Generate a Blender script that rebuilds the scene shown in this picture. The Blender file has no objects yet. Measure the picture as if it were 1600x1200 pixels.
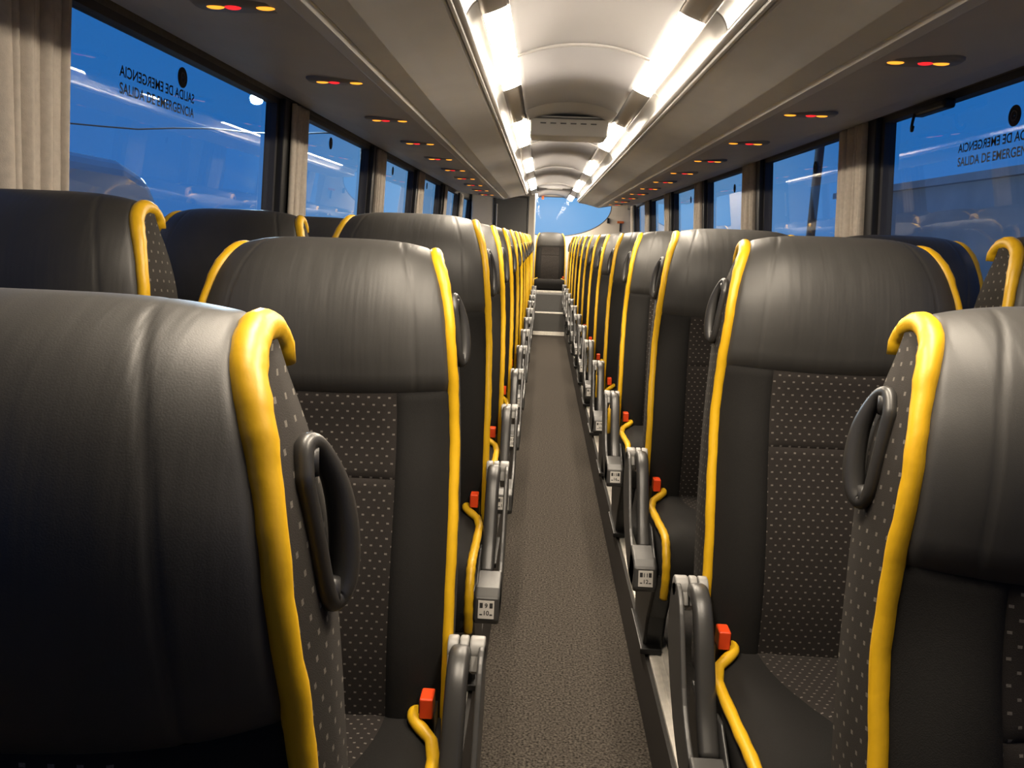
import bpy, bmesh, math, random
from mathutils import Vector, Matrix, Euler
random.seed(7)
R = math.radians
scene = bpy.context.scene
COL = scene.collection

# ------------------------------------------------------------------ camera, sky, exposure
EYE = 1.30
cam_d = bpy.data.cameras.new('camera')
cam_d.sensor_width = 36.0
cam_d.lens = 36.0 * 1202.0 / 1600.0
cam_d.clip_start = 0.02
cam_d.clip_end = 300
cam = bpy.data.objects.new('camera', cam_d)
COL.objects.link(cam)
cam.matrix_world = (Matrix.Translation((-0.105, 0.0, EYE)) @ Matrix.Rotation(R(1.93), 4, 'Z')
                    @ Matrix.Rotation(R(90 - 10.83), 4, 'X') @ Matrix.Rotation(0.038, 4, 'Z'))
scene.camera = cam

world = bpy.data.worlds.new('dusk_sky')
scene.world = world
world.use_nodes = True
wn, wl = world.node_tree.nodes, world.node_tree.links
wn.clear()
w_out = wn.new('ShaderNodeOutputWorld')
w_bg = wn.new('ShaderNodeBackground')
w_tc = wn.new('ShaderNodeTexCoord')
w_dot = wn.new('ShaderNodeVectorMath'); w_dot.operation = 'DOT_PRODUCT'
w_dot.inputs[1].default_value = (0.0, 1.0, 0.0)
w_ramp = wn.new('ShaderNodeValToRGB')
e = w_ramp.color_ramp.elements
e[0].position = 0.3; e[0].color = (0.018, 0.085, 0.27, 1)
e[1].position = 0.985; e[1].color = (0.17, 0.40, 0.72, 1)
m_ = w_ramp.color_ramp.elements.new(0.93); m_.color = (0.021, 0.160, 0.48, 1)
wl.new(w_tc.outputs['Generated'], w_dot.inputs[0])
wl.new(w_dot.outputs['Value'], w_ramp.inputs['Fac'])
wl.new(w_ramp.outputs['Color'], w_bg.inputs['Color'])
w_bg.inputs['Strength'].default_value = 0.52
wl.new(w_bg.outputs['Background'], w_out.inputs['Surface'])

vs = scene.view_settings
vs.view_transform = 'Standard'
vs.look = 'None'
vs.gamma = 1.0
vs.use_curve_mapping = False
vs.exposure = 1.1
LAMP = 46.0        # brightness of the cabin light strips

# ------------------------------------------------------------------ materials
def new_mat(name):
    m = bpy.data.materials.new(name)
    m.use_nodes = True
    return m, m.node_tree.nodes, m.node_tree.links, m.node_tree.nodes['Principled BSDF']

def mat(name, col, rough=0.5, metal=0.0, noise=0.0, nscale=200.0, bump=0.0, bscale=400.0, spec=0.5):
    m, n, l, b = new_mat(name)
    b.inputs['Base Color'].default_value = (*col, 1)
    b.inputs['Roughness'].default_value = rough
    b.inputs['Metallic'].default_value = metal
    b.inputs['Specular IOR Level'].default_value = spec
    tc = n.new('ShaderNodeTexCoord')
    if noise > 0:
        t = n.new('ShaderNodeTexNoise'); t.inputs['Scale'].default_value = nscale; t.inputs['Detail'].default_value = 4
        l.new(tc.outputs['Object'], t.inputs['Vector'])
        r = n.new('ShaderNodeValToRGB')
        r.color_ramp.elements[0].position = 0.3; r.color_ramp.elements[1].position = 0.7
        r.color_ramp.elements[0].color = (*[c * (1 - noise) for c in col], 1)
        r.color_ramp.elements[1].color = (*[min(1, c * (1 + noise)) for c in col], 1)
        l.new(t.outputs['Fac'], r.inputs['Fac']); l.new(r.outputs['Color'], b.inputs['Base Color'])
    if bump > 0:
        t2 = n.new('ShaderNodeTexNoise'); t2.inputs['Scale'].default_value = bscale; t2.inputs['Detail'].default_value = 3
        l.new(tc.outputs['Object'], t2.inputs['Vector'])
        bp = n.new('ShaderNodeBump'); bp.inputs['Strength'].default_value = bump; bp.inputs['Distance'].default_value = 0.002
        l.new(t2.outputs['Fac'], bp.inputs['Height']); l.new(bp.outputs['Normal'], b.inputs['Normal'])
    return m

def emit(name, col, s):
    m, n, l, b = new_mat(name)
    b.inputs['Base Color'].default_value = (*[min(1, c) for c in col], 1)
    b.inputs['Emission Color'].default_value = (*col, 1)
    b.inputs['Emission Strength'].default_value = s
    return m

def fabric(name, base, dot, du=0.0172, dv=0.0122, hu=0.16, hv=0.17):
    """dark weave with a staggered grid of small light dashes, laid out in UV metres"""
    m, n, l, b = new_mat(name)
    b.inputs['Roughness'].default_value = 0.9
    b.inputs['Specular IOR Level'].default_value = 0.2
    uv = n.new('ShaderNodeTexCoord'); sep = n.new('ShaderNodeSeparateXYZ')
    l.new(uv.outputs['UV'], sep.inputs[0])
    def M(op, a, c=None, d=None):
        k = n.new('ShaderNodeMath'); k.operation = op
        for i, x in enumerate((a, c, d)):
            if x is None: continue
            if isinstance(x, (int, float)): k.inputs[i].default_value = x
            else: l.new(x, k.inputs[i])
        return k.outputs[0]
    v = M('DIVIDE', sep.outputs[1], dv); row = M('FLOOR', v); fv = M('ABSOLUTE', M('SUBTRACT', M('FRACT', v), 0.5))
    sh = M('MULTIPLY', M('FLOORED_MODULO', row, 2.0), 0.5)
    u = M('ADD', M('DIVIDE', sep.outputs[0], du), sh); fu = M('ABSOLUTE', M('SUBTRACT', M('FRACT', u), 0.5))
    msk = M('MULTIPLY', M('LESS_THAN', fu, hu), M('LESS_THAN', fv, hv))
    ns = n.new('ShaderNodeTexNoise'); ns.inputs['Scale'].default_value = 900; ns.inputs['Detail'].default_value = 2
    l.new(uv.outputs['UV'], ns.inputs['Vector'])
    msk2 = M('MULTIPLY', msk, M('ADD', M('MULTIPLY', ns.outputs['Fac'], 1.1), 0.2))
    mx = n.new('ShaderNodeMix'); mx.data_type = 'RGBA'
    mx.inputs[6].default_value = (*base, 1); mx.inputs[7].default_value = (*dot, 1)
    l.new(msk2, mx.inputs[0]); l.new(mx.outputs[2], b.inputs['Base Color'])
    bp = n.new('ShaderNodeBump'); bp.inputs['Strength'].default_value = 0.35; bp.inputs['Distance'].default_value = 0.001
    l.new(ns.outputs['Fac'], bp.inputs['Height']); l.new(bp.outputs['Normal'], b.inputs['Normal'])
    return m

def glass(name, tint, ior=1.5):
    m = bpy.data.materials.new(name); m.use_nodes = True
    n, l = m.node_tree.nodes, m.node_tree.links
    n.clear()
    o = n.new('ShaderNodeOutputMaterial'); t = n.new('ShaderNodeBsdfTransparent'); g = n.new('ShaderNodeBsdfGlossy')
    t.inputs['Color'].default_value = (*tint, 1); g.inputs['Roughness'].default_value = 0.0
    # Schlick reflectance, the same from both faces of the thin pane
    ge = n.new('ShaderNodeNewGeometry'); dt = n.new('ShaderNodeVectorMath'); dt.operation = 'DOT_PRODUCT'
    l.new(ge.outputs['Incoming'], dt.inputs[0]); l.new(ge.outputs['Normal'], dt.inputs[1])
    def M(op, a, b):
        k = n.new('ShaderNodeMath'); k.operation = op
        for i, x in enumerate((a, b)):
            if isinstance(x, (int, float)): k.inputs[i].default_value = x
            else: l.new(x, k.inputs[i])
        return k.outputs[0]
    r0 = ((ior - 1) / (ior + 1)) ** 2 * 1.6
    rf = M('ADD', M('MULTIPLY', M('POWER', M('SUBTRACT', 1.0, M('ABSOLUTE', dt.outputs['Value'], 0.0)), 5.0), 1 - r0), r0)
    mx = n.new('ShaderNodeMixShader')
    l.new(rf, mx.inputs[0]); l.new(t.outputs[0], mx.inputs[1]); l.new(g.outputs[0], mx.inputs[2])
    # grey diffuse film mixed in to imitate reflection haze on the panes
    df = n.new('ShaderNodeBsdfDiffuse'); df.inputs['Color'].default_value = (0.5, 0.5, 0.5, 1)
    m2 = n.new('ShaderNodeMixShader'); m2.inputs[0].default_value = 0.05
    l.new(mx.outputs[0], m2.inputs[1]); l.new(df.outputs[0], m2.inputs[2])
    l.new(m2.outputs[0], o.inputs['Surface'])
    return m

LEATHER = mat('black_leather', (0.037, 0.0355, 0.0335), 0.48, noise=0.12, nscale=9, bump=0.08, bscale=900, spec=0.42)
def creases(m):
    # soft vertical wrinkles in stretched leather, on top of the grain
    n, l = m.node_tree.nodes, m.node_tree.links
    b = n['Principled BSDF']; old = b.inputs['Normal'].links[0].from_node
    tc = n.new('ShaderNodeTexCoord'); mp = n.new('ShaderNodeMapping'); mp.inputs['Scale'].default_value = (45, 6, 5)
    t = n.new('ShaderNodeTexNoise'); t.inputs['Scale'].default_value = 1.0; t.inputs['Detail'].default_value = 2
    l.new(tc.outputs['Object'], mp.inputs['Vector']); l.new(mp.outputs['Vector'], t.inputs['Vector'])
    bp = n.new('ShaderNodeBump'); bp.inputs['Strength'].default_value = 0.35; bp.inputs['Distance'].default_value = 0.004
    l.new(t.outputs['Fac'], bp.inputs['Height']); l.new(old.outputs['Normal'], bp.inputs['Normal']); l.new(bp.outputs['Normal'], b.inputs['Normal'])
creases(LEATHER)
PLAINCLOTH = mat('plain_dark_cloth', (0.0085, 0.0078, 0.0072), 0.85, noise=0.15, nscale=300, bump=0.25, bscale=900, spec=0.25)
DOTS = fabric('dotted_cloth', (0.019, 0.016, 0.0145), (0.16, 0.145, 0.13), hu=0.12, hv=0.12)
DOTSIDE = fabric('dotted_side_cloth', (0.026, 0.0225, 0.0195), (0.15, 0.135, 0.115), 0.021, 0.016, 0.10, 0.13)
YELLOW = mat('yellow_vinyl', (0.61, 0.355, 0.008), 0.42, noise=0.05, nscale=25, bump=0.28, bscale=70)
DARKPL = mat('dark_plastic', (0.028, 0.027, 0.026), 0.36, bump=0.05, bscale=700)
GREYPL = mat('grey_plastic', (0.046, 0.045, 0.044), 0.38, bump=0.05, bscale=600)
HINGE = mat('light_grey_plastic', (0.24, 0.235, 0.225), 0.42)
BLACKPL = mat('black_plastic', (0.010, 0.010, 0.010), 0.38)
RED = mat('red_plastic', (0.70, 0.06, 0.012), 0.35)
WHITEPL = mat('white_label', (0.5, 0.48, 0.45), 0.5)
INK = mat('black_ink', (0.02, 0.02, 0.02), 0.6)
DECAL = mat('dark_decal', (0.012, 0.013, 0.02), 0.7)
CARPET = mat('brown_carpet', (0.058, 0.050, 0.042), 0.95, noise=0.85, nscale=150, bump=0.6, bscale=420, spec=0.1)
PLATF = mat('platform_vinyl', (0.055, 0.05, 0.046), 0.7, noise=0.2, nscale=60)
RISER = mat('dark_trim', (0.025, 0.022, 0.02), 0.5)
ALU = mat('pale_rail_metal', (0.80, 0.76, 0.68), 0.5, metal=0.0, noise=0.12, nscale=30)
CEIL = mat('ceiling_panel', (0.40, 0.40, 0.42), 0.45, noise=0.02, nscale=3)
CEILSEAM = mat('ceiling_seam', (0.54, 0.535, 0.53), 0.4)
FLAP = mat('rack_flap', (0.32, 0.312, 0.30), 0.32, noise=0.02, nscale=3)
RACKB = mat('rack_underside', (0.84, 0.85, 0.88), 0.55, noise=0.03, nscale=6)
RACKE = mat('rack_edge', (0.78, 0.77, 0.76), 0.4)
SILVER = mat('silver_rail', (0.42, 0.41, 0.40), 0.3, metal=0.35)
PSUP = mat('service_panel', (0.60, 0.58, 0.57), 0.5, noise=0.04, nscale=5)
PSUH = mat('service_housing', (0.30, 0.29, 0.28), 0.45)
METALGAP = mat('brushed_channel', (0.42, 0.39, 0.35), 0.32, metal=0.4)
WALL = mat('side_wall_cloth', (0.22, 0.205, 0.19), 0.85, noise=0.1, nscale=80)
BEIGE = mat('beige_panel', (0.50, 0.455, 0.39), 0.5, noise=0.03, nscale=8)
PILLAR = mat('black_pillar', (0.012, 0.012, 0.013), 0.5)
GASKET = mat('window_rubber', (0.05, 0.05, 0.055), 0.5)
CURT = mat('beige_curtain', (0.50, 0.45, 0.39), 0.9, noise=0.08, nscale=60, bump=0.25, bscale=500, spec=0.15)
DOORG = mat('grey_door', (0.075, 0.072, 0.068), 0.5)
GLASS = glass('tinted_glass', (0.80, 0.86, 0.92), 1.45)
GLASSR = glass('rear_glass', (0.92, 0.95, 0.97), 1.15)
LAMPM = emit('warm_lamp', (1.0, 0.86, 0.68), LAMP)
AMBER = emit('amber_lens', (1.0, 0.36, 0.03), 0.75)
REDL = emit('red_lens', (1.0, 0.02, 0.025), 0.65)
STREETL = emit('street_led', (0.62, 0.84, 1.0), 2200.0)
ORANGE = mat('orange_plastic', (0.65, 0.15, 0.03), 0.5)
VANW = mat('white_van_paint', (0.86, 0.90, 0.92), 0.3)
VANG = mat('van_glass', (0.012, 0.02, 0.035), 0.08)
TYRE = mat('tyre_rubber', (0.012, 0.012, 0.012), 0.8)
ASPH = mat('asphalt', (0.16, 0.16, 0.16), 0.9, noise=0.2, nscale=6)
HILL = mat('dark_building', (0.30, 0.36, 0.42), 0.9, noise=0.12, nscale=0.6)
POLE = mat('pole_steel', (0.06, 0.065, 0.075), 0.6)
STEPC = mat('step_cover', (0.10, 0.098, 0.095), 0.6, noise=0.1, nscale=90)

# ------------------------------------------------------------------ mesh helpers
class MB:
    def __init__(s):
        s.v, s.f, s.m, s.uv, s.sm = [], [], [], [], []
    def face(s, idx, mi=0, uv=None, smooth=True):
        s.f.append(tuple(idx)); s.m.append(mi); s.uv.append(uv or [(0, 0)] * len(idx)); s.sm.append(smooth)
    def grid(s, rows, uvs=None, mi=0, flip=False, closed=False, smooth=True):
        b = len(s.v); nr, nc = len(rows), len(rows[0])
        for r in rows: s.v.extend([tuple(p) for p in r])
        for i in range(nr - 1):
            for j in range(nc if closed else nc - 1):
                k = (j + 1) % nc
                q = [b + i * nc + j, b + i * nc + k, b + (i + 1) * nc + k, b + (i + 1) * nc + j]
                u = [uvs[i][j], uvs[i][k], uvs[i + 1][k], uvs[i + 1][j]] if uvs else None
                if flip:
                    q.reverse()
                    if u: u.reverse()
                s.face(q, mi, u, smooth)
        return b
    def tube(s, pts, r, n=10, mi=0, closed=False, sy=1.0, caps=True):
        P = [Vector(p) for p in pts]; N = len(P); rows = []
        up = None
        for i in range(N):
            a = P[(i - 1) % N] if (closed or i > 0) else P[i]
            c = P[(i + 1) % N] if (closed or i < N - 1) else P[i]
            t = (c - a).normalized()
            if up is None:
                up = Vector((1, 0, 0)) if abs(t.x) < 0.9 else Vector((0, 0, 1))
            up = (up - t * up.dot(t)).normalized()
            w = t.cross(up)
            rr = r[i] if isinstance(r, (list, tuple)) else r
            rows.append([P[i] + up * math.cos(2 * math.pi * k / n) * rr * sy + w * math.sin(2 * math.pi * k / n) * rr for k in range(n)])
        if closed: rows.append(rows[0])
        b = s.grid(rows, mi=mi, closed=True)
        if not closed and caps:
            s.face([b + k for k in range(n)][::-1], mi)
            s.face([b + (len(rows) - 1) * n + k for k in range(n)], mi)
    def box(s, x0, x1, y0, y1, z0, z1, mi=0, smooth=False):
        b = len(s.v)
        s.v += [(x, y, z) for z in (z0, z1) for y in (y0, y1) for x in (x0, x1)]
        for q in ((0, 2, 3, 1), (4, 5, 7, 6), (0, 1, 5, 4), (2, 6, 7, 3), (0, 4, 6, 2), (1, 3, 7, 5)):
            s.face([b + i for i in q], mi, None, smooth)
    def prism(s, poly, fn, h0, h1, mi=0):
        """poly of 2-D points, fn(p, h) -> 3-D"""
        b = len(s.v); n = len(poly)
        s.v += [tuple(fn(p, h0)) for p in poly] + [tuple(fn(p, h1)) for p in poly]
        s.face([b + i for i in range(n)], mi, None, False)
        s.face([b + n + i for i in range(n)][::-1], mi, None, False)
        for i in range(n):
            j = (i + 1) % n
            s.face([b + j, b + i, b + n + i, b + n + j], mi, None, False)
    def disc(s, fn, n=20, mi=0):
        b = len(s.v)
        s.v += [tuple(fn(2 * math.pi * k / n)) for k in range(n)]
        s.face([b + k for k in range(n)], mi, None, False)
    def text(s, body, size, fn, mi=0):
        cu = bpy.data.curves.new('t', 'FONT'); cu.body = body; cu.size = size; cu.offset = size * 0.018; cu.align_x = 'CENTER'; cu.align_y = 'CENTER'
        o = bpy.data.objects.new('t', cu); COL.objects.link(o)
        bpy.context.view_layer.update()
        me = o.to_mesh()
        b = len(s.v)
        s.v += [tuple(fn(v.co.x, v.co.y)) for v in me.vertices]
        for p in me.polygons: s.face([b + i for i in p.vertices], mi, None, False)
        o.to_mesh_clear(); bpy.data.objects.remove(o); bpy.data.curves.remove(cu)
    def mirror(s):
        s.v = [(-x, y, z) for x, y, z in s.v]
        s.f = [tuple(reversed(q)) for q in s.f]; s.uv = [list(reversed(u)) for u in s.uv]
        return s
    def mesh(s, name, mats, fix=True):
        me = bpy.data.meshes.new(name)
        me.from_pydata(s.v, [], s.f)
        ul = me.uv_layers.new(name='uv')
        k = 0
        for p, mi, uv, sm in zip(me.polygons, s.m, s.uv, s.sm):
            p.material_index = mi; p.use_smooth = sm
            for c in uv:
                ul.data[k].uv = c; k += 1
        for m in mats: me.materials.append(m)
        if fix:
            bm = bmesh.new(); bm.from_mesh(me)
            bmesh.ops.remove_doubles(bm, verts=bm.verts, dist=1e-5)
            bmesh.ops.recalc_face_normals(bm, faces=bm.faces)
            bm.to_mesh(me); bm.free()
        return me
    def obj(s, name, mats, parent=None, bevel=0, seg=2, fix=True, solid=0):
        if not isinstance(mats, (list, tuple)): mats = [mats]
        o = bpy.data.objects.new(name, s.mesh(name, mats, fix)); COL.objects.link(o)
        if parent: o.parent = parent
        if solid:
            md = o.modifiers.new('solid', 'SOLIDIFY'); md.thickness = solid; md.offset = 0
        if bevel:
            md = o.modifiers.new('bevel', 'BEVEL'); md.width = bevel; md.segments = seg; md.limit_method = 'ANGLE'; md.angle_limit = R(35)
        return o

def empty(name, loc=(0, 0, 0), rz=0):
    o = bpy.data.objects.new(name, None); COL.objects.link(o)
    o.location = loc; o.rotation_euler = (0, 0, rz); o.empty_display_size = 0.1
    return o
def tag(o, label=None, cat=None, group=None, kind=None):
    if label: o['label'] = label
    if cat: o['category'] = cat
    if group: o['group'] = group
    if kind: o['kind'] = kind
    return o
def spline(pts, n):
    """Catmull-Rom through pts, n samples per span"""
    P = [Vector(p) for p in pts]; out = []
    for i in range(len(P) - 1):
        p0, p1, p2, p3 = P[max(i - 1, 0)], P[i], P[i + 1], P[min(i + 2, len(P) - 1)]
        for k in range(n):
            t = k / n
            out.append(0.5 * ((2 * p1) + (p2 - p0) * t + (2 * p0 - 5 * p1 + 4 * p2 - p3) * t * t + (3 * p1 - p0 - 3 * p2 + p3) * t ** 3))
    out.append(P[-1]); return out
def sstep(x):
    x = max(0.0, min(1.0, x)); return x * x * (3 - 2 * x)
def struct(mb, name, mats, bevel=0, parent=None, **k):
    o = mb.obj(name, mats, parent, bevel, **k)
    if not parent: o['kind'] = 'structure'
    return o
def kids(o): return [c for c in ALLKIDS.get(o.name, [])]

# ------------------------------------------------------------------ the bus shell
Y0, Y1 = -1.9, 12.45
AW = 0.238                      # half width of the aisle
PZ = 0.12                       # platform height
m = MB()
m.box(-AW, AW, Y0, 10.45, -0.06, 0.0)
struct(m, 'floor', CARPET)
for sd, nm in ((-1, 'left'), (1, 'right')):
    m = MB(); a, b = sorted((sd * (AW + 0.004), sd * 1.30))
    m.box(a, b, Y0, 12.4, -0.06, PZ - 0.002)
    struct(m, 'trim_1' if sd < 0 else 'trim_2', PLATF)
    m = MB()
    m.prism([(AW - 0.012, 0.001), (AW + 0.004, 0.001), (AW + 0.012, PZ + 0.004), (AW + 0.002, PZ + 0.004)], lambda p, h: (sd * p[0], h, p[1]), Y0, 10.4)
    struct(m, 'baseboard_' + nm, RISER)
    m = MB()                    # seat track
    m.box(*sorted((sd * (AW + 0.013), sd * (AW + 0.073))), Y0, 11.0, PZ, PZ + 0.012)
    m.box(*sorted((sd * (AW + 0.030), sd * (AW + 0.036))), Y0, 11.0, PZ + 0.012, PZ + 0.015)
    m.box(*sorted((sd * (AW + 0.046), sd * (AW + 0.052))), Y0, 11.0, PZ + 0.012, PZ + 0.015)
    o = m.obj('seat_rail', ALU, None, 0.002)
    tag(o, 'pale metal seat rail on the platform edge, %s of the aisle' % nm, 'rail', 'seat rails')

def wx(z):                      # side wall leans in towards the top
    return 1.235 - 0.075 * (z - 0.95)
WT, WB = 1.80, 0.98
for sd, nm in ((-1, 'left'), (1, 'right')):
    m = MB()
    m.prism([(wx(-0.1), -0.1), (wx(-0.1) + .05, -0.1), (wx(WB) + .05, WB), (wx(WB), WB)], lambda p, h: (sd * p[0], h, p[1]), Y0, Y1)
    m.prism([(wx(WT), WT), (wx(WT) + .05, WT), (wx(2.1) + .05, 2.1), (wx(2.1), 2.1)], lambda p, h: (sd * p[0], h, p[1]), Y0, Y1)
    struct(m, 'wall_' + nm, WALL)

# windows with rubber frame, glass, black pillars
WIN = {-1: [3.14 + 1.61 * k for k in range(-4, 6)], 1: [3.13 + 1.61 * k for k in range(-4, 6)]}
PW = 0.15
wn_i = 0
for sd in (-1, 1):
    for k, py in enumerate(WIN[sd]):
        if py + PW > Y1 - .05: continue
        ya = py + PW; yb = min((py + 1.61), Y1 - 0.02)
        wn_i += 1
        m = MB()
        fr = 0.022
        for (a, b, c, d) in ((ya, yb, WB, WB + fr), (ya, yb, WT - fr, WT), (ya, ya + fr, WB, WT), (yb - fr, yb, WB, WT)):
            m.prism([(a, c), (b, c), (b, d), (a, d)], lambda p, h: (sd * (wx(p[1]) + h), p[0], p[1]), -0.004, 0.035)
        w = struct(m, 'window_%d' % wn_i, GASKET)
        g = MB()
        g.grid([[(sd * (wx(z) + 0.018), y, z) for y in (ya + .01, yb - .01)] for z in (WB + .01, WT - .01)], smooth=False)
        g.obj('glass', GLASS, w)
        if py > 0.8:
            p_ = MB()
            p_.prism([(py, WB), (ya, WB), (ya, WT), (py, WT)], lambda p, h: (sd * (wx(p[1]) + h), p[0], p[1]), -0.03, 0.05)
            struct(p_, 'trim_%d' % (10 + wn_i), PILLAR, 0.004)

# ceiling: arched panels between the light strips
CX, CZ, CC = 0.222, 1.897, 1.940
def ceil_pt(a): return (a * CX, CZ + (CC - CZ) * (1 - abs(a) ** 2.2))
cuts = [(Y0, 0.5), (0.51, 2.72), (2.735, 3.95), (4.66, 5.2), (5.215, 7.2), (7.215, 9.3), (9.315, 12.45)]
AA = [i / 12 - 1 for i in range(25)]
m = MB()
for a, b in cuts:
    m.grid([[(ceil_pt(t)[0], y, ceil_pt(t)[1] + (0.02 if a > 9 else 0)) for t in AA] for y in (a, b)])
m.grid([[(ceil_pt(t)[0], y, ceil_pt(t)[1]) for t in AA] for y in (3.95, 4.66)])
struct(m, 'ceiling', CEIL, fix=False, solid=0.006)
ti = 40
for a, b in ((0.485, 0.525), (2.715, 2.740), (5.195, 5.22), (7.195, 7.22), (9.295, 9.32)):
    m = MB()
    m.grid([[(ceil_pt(t)[0], y, ceil_pt(t)[1] - dz) for t in AA] for y, dz in ((a, 0.002), (a, 0.007), (b, 0.007), (b, 0.002))])
    struct(m, 'trim_%d' % ti, CEILSEAM); ti += 1
# roof hatch box and its grille
hatch = empty('roof_hatch', (0, 4.30, 1.862))
tag(hatch, 'grey roof hatch housing with a slotted face hanging under the ceiling', 'hatch')
m = MB()
def arch(dz): return [(ceil_pt(t)[0] * 0.97, ceil_pt(t)[1] - dz - 1.862) for t in AA]
m.grid([[(x, -0.46, z) for x, z in arch(0.003)], [(x, -0.45, z) for x, z in arch(0.006)], [(x, -0.14, z) for x, z in arch(0.008)]])
m.obj('cover_plate', CEILSEAM, hatch)
m = MB()
m.prism([(-0.165, 0.055), (-0.160, 0.040), (-0.085, -0.034), (0.20, -0.028), (0.26, 0.0), (0.28, 0.055)], lambda p, h: (h, p[0], p[1]), -0.205, 0.205)
m.obj('housing', CEILSEAM, hatch, 0.008)
for k in range(6):
    m = MB(); m.box(-0.15 + k * 0.052, -0.15 + k * 0.052 + 0.03, -0.148, -0.136, 0.019, 0.024)
    m.obj('slot', GASKET, hatch)
m = MB(); m.box(-0.21, 0.21, -0.170, -0.158, 0.040, 0.048)
m.obj('trim_strip', GREYPL, hatch, 0.002)
# second, far vent
vent = empty('ceiling_vent', (0, 10.0, 1.93))
tag(vent, 'dark ceiling vent near the rear window', 'vent')
m = MB(); m.box(-0.20, 0.20, -0.15, 0.15, -0.02, 0.03); m.obj('frame', CEIL, vent, 0.01)
m = MB()
for k in range(5): m.box(-0.10, 0.10, -0.12 + k * .05, -0.09 + k * .05, -0.027, -0.019)
m.obj('grille', PSUH, vent)

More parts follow.
